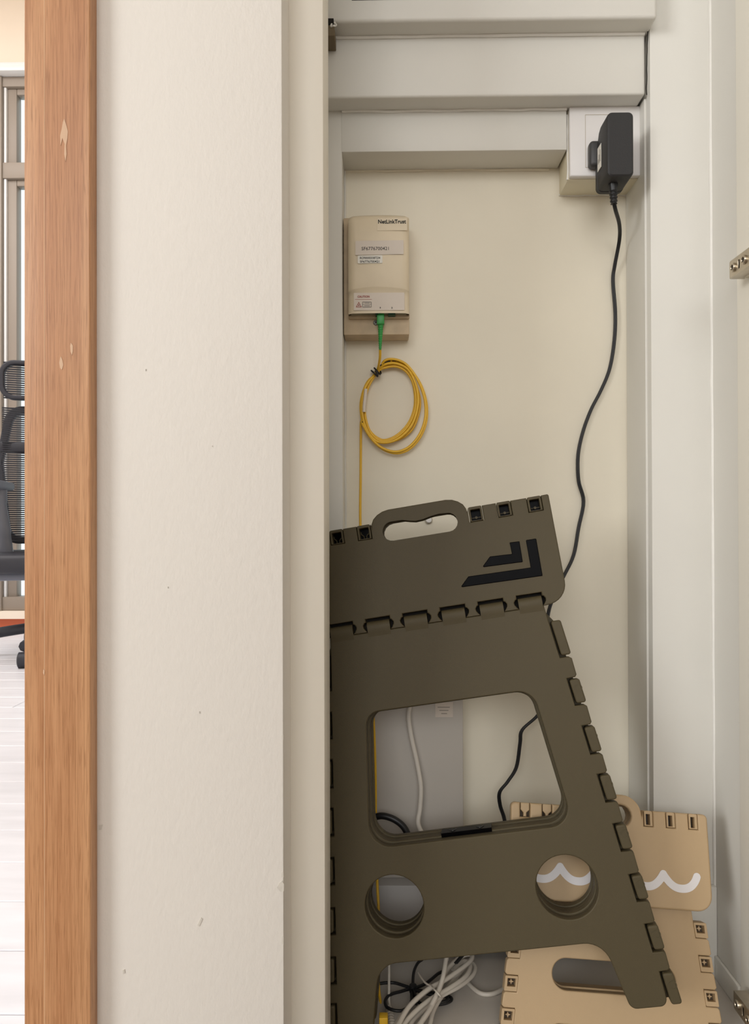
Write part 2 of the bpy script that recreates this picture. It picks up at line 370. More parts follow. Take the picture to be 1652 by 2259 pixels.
def office_chair():
    c = empty('office_chair', (at(118, 1140, 3.0).x, 3.0, 0)); c.rotation_euler = (0, 0, math.radians(15))
    tag(c, 'black mesh office chair with headrest behind the oak door casing', 'chair')
    def slats(name, zs0, zs1, hw, yb, bow, pitch, th, parent):
        bm = bmesh.new(); z = zs0
        while z < zs1:
            pts = [Vector((hw*s, yb+bow*(1-s*s), z)) for s in [-1, -.66, -.33, 0, .33, .66, 1]]
            tube_bm(bm, pts, th, 4); z += pitch
        return link(name, finish(bm, 60), CHAIRBLK, parent)
    h = plate('headrest_frame', mm(rounded([(-215, 0, 55), (215, 0, 55), (215, 158, 55), (-215, 158, 55)], 8)), [mm(rounded([(-196, 18, 40), (196, 18, 40), (196, 140, 40), (-196, 140, 40)], 8))], -.018, .018, CHAIRBLK, c, .006)
    h.location = (0, .1, 1.0); h.rotation_euler = (math.radians(90), 0, 0)
    s = slats('headrest_mesh', 1.007, 1.151, .2, .09, .02, .0088, .0038, c)
    f = plate('backrest_frame', mm(rounded([(-205, 0, 60), (205, 0, 60), (240, 330, 60), (200, 560, 70), (-200, 560, 70), (-240, 330, 60)], 8)), [mm(rounded([(-178, 28, 45), (178, 28, 45), (212, 330, 45), (172, 530, 50), (-172, 530, 50), (-212, 330, 45)], 8))], -.015, .015, CHAIRBLK, c, .006)
    f.location = (0, .13, .425); f.rotation_euler = (math.radians(86), 0, 0)
    slats('backrest_mesh', .44, .975, .205, .095, .03, .0085, .0039, c)
    box('lumbar_bar', (-.22, .1, .79), (.22, .135, .835), CHAIRBLK, c, .012)
    box('neck_bracket', (-.03, .12, .9), (.03, .16, 1.04), CHAIRBLK, c, .01)
    st = box('seat', (-.25, -.28, .33), (.25, .18, .40), CHAIRBLK, c, .025, 4); box('seat_pan', (-.2, -.2, .30), (.2, .15, .332), CHAIRGREY, c, .01)
    for sx in (-1, 1):
        pad = box('armrest', (sx*.195-.045, -.2, .635), (sx*.195+.045, .06, .668), CHAIRGREY, c, .012, 3)
        tube('arm_post', [(sx*.19, -.06, .64), (sx*.187, -.06, .58), (sx*.17, -.05, .46), (sx*.16, -.04, .38)], [.034]*6+[.03]*6+[.026]*7, CHAIRGREY, c, seg=12)
    lathe('gas_column', [(.03, .09), (.03, .2), (.022, .2), (.022, .32)], CHAIRBLK, c)
    for k in range(5):
        a_ = math.radians(72*k+188); dx, dy = math.cos(a_), math.sin(a_)
        tube('base_leg', [(dx*.02, dy*.02, .11), (dx*.16, dy*.16, .095), (dx*.3, dy*.3, .075)], .02, CHAIRBLK, c, seg=8)
        w = lathe('caster', [(.02, -.022), (.028, -.018), (.028, .018), (.02, .022)], CHAIRBLK, c, axis='X', loc=(dx*.3, dy*.3, .028))
    return c
office_chair()

# ------------------------------------------------------------------ wall-mounted fibre termination box
def fibre_box():
    O = at(830, 620, .97); e = empty('fibre_termination_box', O)
    tag(e, 'cream plastic fibre termination box with caution label, screwed to the niche back wall', 'wall box')
    def L(lo, hi): return tuple(Vector(lo)-O), tuple(Vector(hi)-O)
    yp, yc = .950, .929
    a, b = at(758, 739, yp), at(902, 479, yp)
    base = box('base_plate', *L((a.x, yp, a.z), (b.x, YB, b.z)), DIRTYPL, e, .0015)
    # cover: lofted outline with gently arched top, hollow underneath
    a, b = at(768, 691, yc), at(902, 470, yc); W = b.x-a.x; H = b.z-a.z
    n = 16; bm = bmesh.new(); rows = []
    zs = [0, .0015, .004, .02, .0258, -1, -2, .05, .09, H-.008, H-.003, H]
    for iz, z in enumerate(zs):
        row = []
        for i in range(n+1):
            s = i/n; x = s*W; q = 2*s-1
            lipz = .0268+.0036*(1-q*q)
            zz = {-1: lipz, -2: lipz+.0012}.get(z, z if z < H-.01 else z-(q*q)*.0032)
            edge = min(s, 1-s)*W; dy = .0045*max(0, 1-edge/.006)**2+.0012*q*q
            if 0 <= z < .03: dy += .0026      # label field set back below the curved lip
            if z == -1: dy += .0004
            top = max(0, (zz-(H-.009))/.009); dy += .008*top**2
            row.append(bm.verts.new(Vector((a.x+x, yc+dy-.002, a.z+zz))-O))
        rows.append(row)
    for r0, r1 in zip(rows, rows[1:]):
        for i in range(n): bm.faces.new((r0[i], r0[i+1], r1[i+1], r1[i]))
    # side, top returns
    def back(v, y): return bm.verts.new(Vector((v.co.x, y-O.y, v.co.z)))
    ring = rows[0][:1]+[r[0] for r in rows[1:]]+rows[-1][1:]+[r[-1] for r in rows[-2::-1]]
    bk = [back(v, yp+.001) for v in ring]
    for k in range(len(ring)-1): bm.faces.new((ring[k], ring[k+1], bk[k+1], bk[k]))
    me = finish(bm, 50); cov = link('cover', me, CREAMPL, e)
    # hollow underside with the ports; the mouth's shade is put into its darker grey
    box('under_shelf', *L((a.x+.003, yc+.004, a.z+.0012), (b.x-.003, yp, a.z+.0022)), mat('shaded_underside', (150, 142, 122), .7), e)
    lip0 = at(768, 700, yc+.012); box('back_lip', *L((a.x, yp-.006, lip0.z-.0005), (b.x+.001, yp, lip0.z+.004)), DIRTYPL, e, .001)
    p, q = at(856, 695, yc+.006), at(872, 690, yc+.006); box('port', *L((p.x, yc+.005, a.z-.001), (q.x, yc+.017, a.z+.0018)), DGREEN, e, .0004)
    p, q = at(828, 695, yc+.006), at(834, 690, yc+.006); box('port_shutter', *L((p.x, yc+.005, a.z-.001), (q.x, yc+.017, a.z+.0018)), DGREEN, e, .0004)
    s0 = at(829, 712, yp); sc = lathe('screw', [(.0001, -.0016), (.0028, -.0014), (.0034, -.0002), (.0034, .001)], mat('dull_steel', (84, 82, 76), .4, metal=1), e, axis='Y', loc=tuple(Vector((s0.x, yp, s0.z))-O))
    for r_ in (45, -45):
        cr = box('cross_slot', (-.0022, -.0018, -.0004), (.0022, -.0012, .0004), STEELDK, sc); cr.location = Vector((s0.x, yp, s0.z))-O; cr.rotation_euler = (0, math.radians(r_), 0)
    ys = yc-.0022
    def sticker(name, x0, y0, x1, y1, m_, yy_, rnd=.0, tilt=0):
        p, q = at(x0, y1, yy_), at(x1, y0, yy_); w, h = q.x-p.x, q.z-p.z
        me = plate_me(rounded([(0, 0, rnd), (w, 0, rnd), (w, h, rnd), (0, h, rnd)], 4), [], 0, .0003)
        for v in me.vertices: v.co = Vector((v.co.x, -v.co.z, v.co.y+tilt*v.co.x))+Vector((p.x, yy_, p.z))-O
        return link(name, me, m_, e)
    s = sticker('number_sticker', 784, 531, 890, 563, LABEL, ys-.0002, .0004, .012); text('lettering', 'SF6776700421', 797.5, 857.5, 552, ys-.0006, 7.4, INK, s, origin=O)
    s = sticker('barcode_sticker', 789, 563.5, 843.5, 581.5, LABELW, ys-.0004, .001, .01); text('lettering', 'RCF000003387234', 794, 838.5, 571.5, ys-.0008, 5.2, INK, s, .00004, O); text('lettering', 'SF6776700421', 794, 836.5, 579.5, ys-.0008, 5.2, INK, s, .00004, O)
    s = sticker('name_sticker', 832, 481, 898, 509, CREAMPL, ys+.0001, .0006)
    text('lettering', 'NetLinkTrust', 834, 895.5, 493, ys-.0005, 8.6, INK, s, .00014, O)
    yl = yc+.0004
    s = sticker('caution_sticker', 780.5, 645.5, 892, 685, LABEL, yl-.0002, .0005)
    yt = yl-.0006
    text('lettering', 'CAUTION', 788.5, 815, 656.5, yt, 4.4, REDINK, s, .00008, O)
    def mark(name, x0, y0, x1, y1, m_):
        p, q = at(x0, y1, yt), at(x1, y0, yt); box(name, *L((p.x, yt-.0001, p.z), (q.x, yt+.0001, q.z)), m_, s)
    mark('rule', 783, 660, 820, 660.8, REDINK)
    def tri(r0, hole):
        c = [at(785, 677.6, yt), at(797.8, 677.6, yt), at(791.4, 666, yt)]; g_ = sum(c, Vector())/3
        me = plate_me([(p.x, p.z) for p in c], [[((g_+(p-g_)*.72).x, (g_+(p-g_)*.72).z) for p in c]], 0, .0002)
        for v in me.vertices: v.co = Vector((v.co.x, yt-v.co.z, v.co.y))-O
        link('laser_triangle', me, REDINK, s)
    tri(0, 0)
    c = at(791.4, 673.4, yt); me = plate_me([(c.x+.0011*(1 if k % 2 else .45)*math.cos(k*math.pi/8), c.z+.0011*(1 if k % 2 else .45)*math.sin(k*math.pi/8)) for k in range(16)], [], 0, .0002)
    for v in me.vertices: v.co = Vector((v.co.x, yt-v.co.z, v.co.y))-O
    link('laser_burst', me, REDINK, s)
    p, q = at(799.5, 677.8, yt), at(819, 666, yt); me = plate_me([(p.x, p.z), (q.x, p.z), (q.x, q.z), (p.x, q.z)], [[(p.x+.0004, p.z+.0004), (q.x-.0004, p.z+.0004), (q.x-.0004, q.z-.0004), (p.x+.0004, q.z-.0004)]], 0, .0002)
    for v in me.vertices: v.co = Vector((v.co.x, yt-v.co.z, v.co.y))-O
    link('warning_frame', me, INK, s)
    for y_, x0_, x1_ in ((668.2, 804, 815), (670.6, 800, 819), (673, 803, 816), (675.3, 803, 816)): mark('warning_line', x0_, y_, x1_, y_+.6, INK)
    text('lettering', '1', 838, 839.4, 680.5, yt, 3.6, INK, s, .00005, O); text('lettering', '2', 863, 866, 680.5, yt, 3.6, INK, s, .00005, O)
    return e
fibre_box()

# ------------------------------------------------------------------ yellow fibre patch cord
def fibre_cord():
    O = at(839, 700, .94); e = empty('fibre_patch_cord', O)
    tag(e, 'yellow fibre patch cord coiled below the cream box, with green connector', 'cable')
    a, b = at(831.5, 717, .940), at(847.5, 690, .940)
    box('connector', tuple(Vector((a.x, .935, a.z))-O), tuple(Vector((b.x, .9445, b.z))-O), GREEN, e, .0008)
    p0, p1 = at(839.5, 716, .94), at(838.5, 772, .942)
    n = 44; pts = [p0.lerp(p1, i/n)-O for i in range(n+1)]
    rs = [(.0036*(1-i/n)+.0016*i/n)*(1 if (i % 4) < 2 else .86) for i in range(n+1)]
    tube('boot', pts, rs, GREEN, e, seg=14, sm=False)
    loopA = [(850, 808), (872, 806), (893, 816), (908, 838), (915, 868), (914, 900), (902, 932), (880, 957), (855, 970), (832, 968), (814, 949), (804, 918), (803, 884), (811, 850)]
    loopB = [(849, 804), (874, 802), (899, 814), (914, 840), (922, 872), (920, 904), (908, 938), (884, 964), (856, 976), (828, 972), (808, 946), (799, 912), (800, 876), (810, 846)]
    loopC = [(850, 800), (872, 796), (897, 806), (917, 830), (932, 858), (941, 893), (940, 930), (927, 964), (904, 990), (876, 1000), (846, 992), (822, 971), (804, 942), (796, 908), (798, 876), (811, 842)]
    loopD = [(849, 806), (870, 803), (893, 812), (909, 836), (921, 862), (926, 890), (921, 918), (908, 948), (882, 968), (852, 973), (826, 962), (808, 938), (800, 904), (802, 872), (813, 845)]
    path = [(838.5, 770, .942), (838, 790, .950), (834, 812, .968), (831, 822, .974)]
    for k, (lp, dx, dy) in enumerate(((loopA, 0, 0), (loopA, 1.8, 2.5), (loopB, 0, 0), (loopD, .5, 0), (loopC, 0, 0), (loopC, -2.8, -3.5))):
        yk = .9745+[.004, 0, -.003, .003, -.001, -.004][k]
        # start each loop at the tie and run clockwise round it
        path += [(831+k*.8, 819+k*.5, .975)]+[(x+dx, y+dy, yk) for x, y in lp]
    path = path[:-3]+[(796.5, 930, .977), (796, 960, .979), (795.5, 1050, .979), (795, 1160, .977), (802, 1300, .965), (813, 1450, .945), (823, 1570, .936), (828, 1700, .935), (829, 1830, .93), (832, 1945, .90), (835, 2015, .885), (833, 2090, .875), (834, 2160, .86), (839, 2210, .846), (847, 2256, .812)]
    tube('cord', [at(*p)-O for p in path], .00165, YELLOW, e, n=5, seg=8)
    ts = [at(x, y, .969)-O for x, y in ((807, 858), (805.5, 875), (803.5, 893), (803, 909))]
    tube('marker_sleeve', ts, .0021, mat('white_sleeve', (226, 214, 200), .5), e)
    for (cx, cy, tx, ty) in ((826, 824, 9, 12), (832, 819, 8, 13)):
        loop = []
        for k in range(13):
            t = 2*math.pi*k/12; loop.append(at(cx+math.cos(t)*tx*.55+math.cos(t)*2, cy+math.cos(t)*ty*.55, .9745+.0065*math.sin(t))-O)
        tube('twist_tie', loop, .0011, BLACKCB, e, n=3)
    tube('twist_tie', [at(828, 818, .966)-O, at(833, 826, .965)-O, at(831, 830, .966)-O], .0013, BLACKCB, e); tube('twist_tie', [at(839, 819, .966)-O, at(840, 824, .964)-O], .0011, BLACKCB, e)
    segs = [[(838, 807), (847, 801)], [(849, 800), (861, 796.3)], [(865, 795.6), (874, 795.8)], [(876, 796), (884, 798.4)], [(886, 799.3), (896, 804)], [(898, 805.4), (906, 813)], [(908, 816), (914, 825)], [(799, 930), (800.5, 936)], [(802, 940), (806, 947)]]
    for sg in segs: tube('print_mark', [at(x, y, .9712)-O for x, y in sg], .0008, INK, e, n=2, seg=6)
    # yellow plug end on the floor
    c = at(846, 2264, .802); box('plug', tuple(c+Vector((-.0046, -.004, -.006))-O), tuple(c+Vector((.0046, .006, .011))-O), YELLOW, e, .001)
fibre_cord()

# ------------------------------------------------------------------ socket and power adapter
def socket():
    a, b = at(1257, 389, .93), at(1415, 233, .93); O = Vector((a.x, .96, a.z)); e = empty('wall_socket', O)
    tag(e, 'white square wall socket on a cream back box, top right corner of the niche', 'socket')
    box('back_box', tuple(Vector((a.x-.0006, .9375, a.z-.0008))-O), tuple(Vector((b.x-.0002, YB, b.z))-O), mat('painted_back_box', (232, 224, 200), .55), e, .0012)
    box('face_plate', tuple(Vector((a.x, .93, a.z))-O), tuple(Vector((b.x-.0005, .9385, b.z))-O), WHITEPL, e, .0018, 3)
    p, q = at(1291, 370, .93), at(1381, 252, .93)
    me = plate_me([(p.x, p.z), (q.x, p.z), (q.x, q.z), (p.x, q.z)], [[(p.x+.0005, p.z+.0005), (q.x-.0005, p.z+.0005), (q.x-.0005, q.z-.0005), (p.x+.0005, q.z-.0005)]], 0, .0003)
    for v in me.vertices: v.co = Vector((v.co.x, .9299-v.co.z, v.co.y))-O
    link('module_outline', me, mat('plate_seam', (196, 186, 168), .6), e)
    tubes('caulk_bead', [wob((a.x-.0004, .9395, a.z), (a.x-.0004, .9395, z32+.045), 8, .0005), wob((a.x-.0005, YB-.001, a.z-.0006), (XPI-.001, YB-.001, a.z-.0006), 8, .0008)], .0014, CAULK, e)
    for c in e.children:
        if c.name.startswith('caulk'):
            for v in c.data.vertices: v.co -= O
socket()
def adapter():
    yf, yb = .875, .922
    a, b = at(1340, 389, yf), at(1398, 246, yf); O = Vector(((a.x+b.x)/2, yb, a.z)); e = empty('power_adapter', O)
    tag(e, 'black plug-in power adapter with thin black cord, plugged into the wall socket', 'power adapter')
    W, H = b.x-a.x, b.z-a.z
    # side profile (depth, height): chamfered top rear and rounded body
    def ring(y, x0, x1, z0, z1, r): return [(px_, y, pz_) for px_, pz_ in rounded([(x0, z0, r), (x1, z0, r), (x1, z1, r), (x0, z1, r)], 5)]
    bm = bmesh.new(); rows = []
    for (y, i, zt_, r) in ((yf, .0022, H-.0012, .004), (yf+.0012, .0006, H-.0003, .0052), (yf+.003, 0, H, .0058), (yf+.028, -.0002, H, .0058), (yf+.0345, -.0003, H-.0035, .0058), (yf+.0395, -.0003, H-.012, .0058), (yf+.0400, .0002, H-.0125, .0058), (yf+.0405, .0002, H-.0135, .0058), (yf+.041, -.0006, H-.0145, .0058), (yf+.0475, -.0006, H-.022, .0058)):
        rows.append([bm.verts.new(Vector((a.x+x, y_, a.z+z))-O) for x, y_, z in ring(y, i, W-i, i, zt_, r)])
    for r0, r1 in zip(rows, rows[1:]):
        n = len(r0)
        for k in range(n): bm.faces.new((r0[k], r0[(k+1) % n], r1[(k+1) % n], r1[k]))
    bm.faces.new(rows[0]); bm.faces.new(rows[-1][::-1])
    link('body', finish(bm, 30), BLACKPL, e)
    p, q = at(1298, 372, .924), at(1325, 309, .924)
    g = box('plug', tuple(Vector((p.x, .9165, p.z))-O), tuple(Vector((q.x+.02, .9305, q.z-.003))-O), GREYPL, e, .0045, 4)
    p, q = at(1322, 374, .905), at(1327, 313, .895)
    box('rating_label', tuple(Vector((a.x-.0010, .8975, p.z))-O), tuple(Vector((a.x-.0006, .9125, q.z))-O), LABELW, e)
    for k in range(3): box('label_print', tuple(Vector((a.x-.00115, .9+k*.0042, p.z+.008))-O), tuple(Vector((a.x-.0009, .9018+k*.0042, q.z-.006-.004*k))-O), mat('grey_print', (130, 122, 112), .6), e)
    p0, p1 = at(1352, 404, .896), at(1354, 450, .897); n = 30
    tube('strain_relief', [p0.lerp(p1, i/n)-O for i in range(n+1)], [(.0056*(1-i/n)+.0040*i/n)*(1 if (i % 5) < 3 or i < 10 else .80) for i in range(n+1)], BLACKCB, e, seg=14, sm=False)
    path = [(1354, 446, .897), (1358, 465, .905), (1366, 495, .935), (1366, 530, .962), (1356, 585, .975), (1352, 620, .979), (1357, 690, .979), (1355, 750, .979), (1345, 812, .979), (1326, 860, .979), (1303, 905, .979), (1285, 955, .979), (1275, 1005, .979), (1276, 1060, .979), (1287, 1106, .979), (1276, 1165, .979), (1265, 1225, .976), (1243, 1272, .972), (1222, 1315, .965), (1208, 1362, .958), (1206, 1450, .955), (1203, 1530, .955), (1188, 1575, .953), (1152, 1610, .953), (1147, 1640, .953), (1139, 1692, .953), (1120, 1724, .953), (1102, 1748, .953), (1103, 1776, .953), (1112, 1805, .95), (1115, 1835, .943), (1112, 1900, .92), (1090, 1990, .90), (1050, 2070, .88), (1005, 2125, .86)]
    P = [at(*p_)-O for p_ in path]
    off = Vector((.0009, -.0002, .0003))
    tubes('cord', [[q_-off for q_ in P], [q_+off for q_ in P]], .0014, BLACKCB, e, n=6)
adapter()
pg = at(945, 1147, .985); e = empty('wall_plug', (pg.x, .985, pg.z)); tag(e, 'small white round-headed wall plug seen through the dark stool handle', 'wall plug')
lathe('head', [(.0030, -.0085), (.0036, -.008), (.0036, -.006), (.0022, -.006), (.0022, 0)], WHITEPL, e, axis='Y'); lathe('collar', [(.0052, -.002), (.0052, 0)], mat('clear_collar', (196, 186, 166), .3), e, axis='Y')

# ------------------------------------------------------------------ boxes behind the stools
def equipment():
    yt = .945; a, b = at(760, 1930, yt), at(1021, 1478, yt)
    e = empty('equipment_box', ((a.x+b.x)/2, yt, .088)); O = e.location.copy()
    tag(e, 'tall white equipment box with small sticker behind the big opening of the dark stool', 'box')
    box('casing', tuple(Vector((XP+.001, yt, .088))-O), tuple(Vector((b.x, YB-.001, b.z))-O), BOXWHITE, e, .0014)
    p, q = at(960, 1582, yt), at(999, 1549, yt)
    s = box('sticker', tuple(Vector((p.x, yt-.0003, p.z))-O), tuple(Vector((q.x, yt+.0001, q.z))-O), LABEL, e)
    for k in range(3):
        p, q = at(965+k*4, 1561+k*7, yt), at(992-k*3, 1559+k*7, yt); box('print_line', tuple(Vector((p.x, yt-.0005, p.z))-O), tuple(Vector((q.x, yt-.0002, q.z))-O), mat('faint_print', (168, 158, 146), .6), s)
    ya = .926; a, b = at(770, 2105, ya), at(1312, 1963, ya)
    e2 = empty('trunking_box', ((a.x+b.x)/2, ya, 0)); O = e2.location.copy()
    tag(e2, 'low white box on short feet along the foot of the niche back wall', 'box')
    box('body', tuple(Vector((XP+.001, ya, .009))-O), tuple(Vector((b.x, YB-.001, .088))-O), mat('low_box_white', (178, 174, 170), .5), e2, .002)
    for x in (-.04, b.x-.02): box('foot', tuple(Vector((x, ya+.012, 0))-O), tuple(Vector((x+.014, ya+.03, .0092))-O), GREYPL, e2)
equipment()
# thick black cable, white cable, bundles
c0 = at(830, 1800, .915); e = empty('black_hose', c0); tag(e, 'thick black cable arching behind the lower left of the big stool opening', 'cable')
tube('cord', [at(*p)-c0 for p in ((812, 1850, .92), (818, 1812, .918), (838, 1800, .915), (866, 1806, .912), (890, 1824, .91), (904, 1852, .908), (920, 1888, .912), (955, 1915, .925), (1000, 1935, .937))], .0039, BLACKCB, e, seg=12)
c0 = at(915, 1700, .93); e = empty('white_cable', c0); tag(e, 'single white cable hanging in front of the tall white equipment box', 'cable')
tube('cord', [at(*p)-c0 for p in ((905, 1470, .937), (906, 1540, .936), (901, 1580, .935), (907, 1625, .934), (919, 1680, .932), (928, 1735, .93), (926, 1785, .928), (922, 1815, .925), (932, 1842, .92), (955, 1900, .91), (975, 2000, .90), (985, 2080, .885), (984, 2118, .872))], .0029, WHITECABLE, e, seg=12)
def bundle():
    O = atz(955, 2195, .02); e = empty('white_cable_bundle', O); tag(e, 'looped bundle of white cable held by a thin tie on the niche floor', 'cable bundle')
    def Z(l, z0, z1=None):
        n = len(l); return [atz(x, y, z0+((z1 if z1 is not None else z0)-z0)*i/(n-1))-O for i, (x, y) in enumerate(l)]
    P = [Z([(874, 2275), (882, 2254), (905, 2217), (942, 2184), (981, 2162), (1018, 2136), (1038, 2119), (1041, 2108), (1028, 2106), (1005, 2119), (985, 2142), (972, 2175), (960, 2205), (946, 2230), (930, 2254), (922, 2272)], .030, .022),
         Z([(888, 2272), (895, 2254), (921, 2227), (952, 2203), (994, 2178), (1027, 2154), (1037, 2134), (1033, 2122), (1018, 2122), (1000, 2138)], .024, .018),
         Z([(900, 2274), (909, 2254), (935, 2226), (972, 2198), (1016, 2174), (1042, 2152), (1048, 2136), (1042, 2126), (1030, 2128), (1014, 2146), (990, 2176), (968, 2207), (955, 2232), (949, 2256), (944, 2275)], .016, .012),
         Z([(918, 2270), (940, 2240), (958, 2205), (972, 2172), (979, 2145), (984, 2114), (986, 2095)], .014, .05),
         Z([(862, 2290), (874, 2262), (890, 2236), (915, 2208), (950, 2180), (985, 2160), (1012, 2146)], .020, .016)]
    U = lambda x, y, z: [atz(x, y, z)-O]
    path = P[3][::-1]+U(905, 2300, .012)+U(880, 2302, .02)+P[0]+U(915, 2296, .02)+U(903, 2297, .016)+P[2]+U(935, 2302, .012)+U(900, 2304, .016)+P[1]+U(1006, 2134, .016)+P[4][::-1]+U(850, 2312, .012)+U(862, 2330, .004)
    tube('cord', path, .00245, WHITECABLE, e, n=6, seg=10)
    loop = []
    c = (961, 2186)
    for k in range(15):
        t = 2*math.pi*k/14; loop.append(atz(c[0]+13.5*math.cos(t), c[1]+15*math.cos(t), .021+.0125*math.sin(t))-O)
    tube('tie', loop, .0009, WHITECABLE, e, n=3); tube('tie_tail', Z([(951, 2176), (938, 2168), (928, 2155), (923, 2146)], .030), .0011, mat('clear_tie', (190, 180, 168), .4), e)
    O2 = atz(1075, 2190, .003); e2 = empty('loose_white_cable', O2); tag(e2, 'short white cable drooping in a curve toward the beige stool', 'cable')
    tube('cord', [atz(x, y, .0026)-O2 for x, y in ((1012, 2146), (1030, 2166), (1048, 2184), (1066, 2193), (1088, 2192), (1110, 2182), (1128, 2170), (1150, 2160))], .0024, WHITECABLE, e2, seg=10)
    O3 = atz(858, 2200, .01); e3 = empty('upright_white_cable', O3); tag(e3, 'white cable with ribbed strain relief at the left of the niche floor', 'cable')
    tube('cord', [at(*p)-O3 for p in ((858, 2105, .875), (858, 2150, .862), (858, 2200, .845), (860, 2225, .832))], .0015, WHITECABLE, e3)
    p0, p1 = at(857, 2222, .834), at(866, 2275, .805); n = 40
    tube('strain_relief', [p0.lerp(p1, i/n)-O3 for i in range(n+1)], [(.0034+.0022*i/n)*(1 if (i % 5) < 3 else .88) for i in range(n+1)], WHITECABLE, e3, seg=14, sm=False)
    O4 = atz(911, 2181, .008); e4 = empty('black_cable_bundle', O4); tag(e4, 'thin black cord tied in loops behind the white cable bundle', 'cable bundle')
    def Q(l, z): return [atz(x, y, z)-O4 for x, y in l]
    tubes('cord', [Q([(932, 2116), (922, 2124), (914, 2140), (911, 2160), (911, 2180)], .010), Q([(826, 2173), (842, 2169), (868, 2168), (890, 2174), (911, 2181)], .008), Q([(911, 2181), (935, 2172), (952, 2160), (968, 2147), (985, 2141)], .010),
                   Q([(909, 2180), (885, 2187), (862, 2194), (850, 2206), (852, 2220), (866, 2228), (888, 2229), (905, 2215), (911, 2184)], .006),
                   Q([(911, 2182), (940, 2188), (972, 2193), (992, 2199), (996, 2206), (984, 2213), (962, 2217), (935, 2222)], .006), Q([(911, 2182), (945, 2193), (975, 2196), (988, 2203), (978, 2210), (950, 2214), (925, 2212), (911, 2184)], .009),
                   Q([(907, 2180), (908, 2205), (904, 2222)], .008), Q([(913, 2180), (916, 2200), (918, 2215)], .008)], .0017, BLACKCB, e4, n=6)
    lathe('tie', [(.004, -.004), (.0046, 0), (.004, .004)], BLACKCB, e4, seg=14)
bundle()

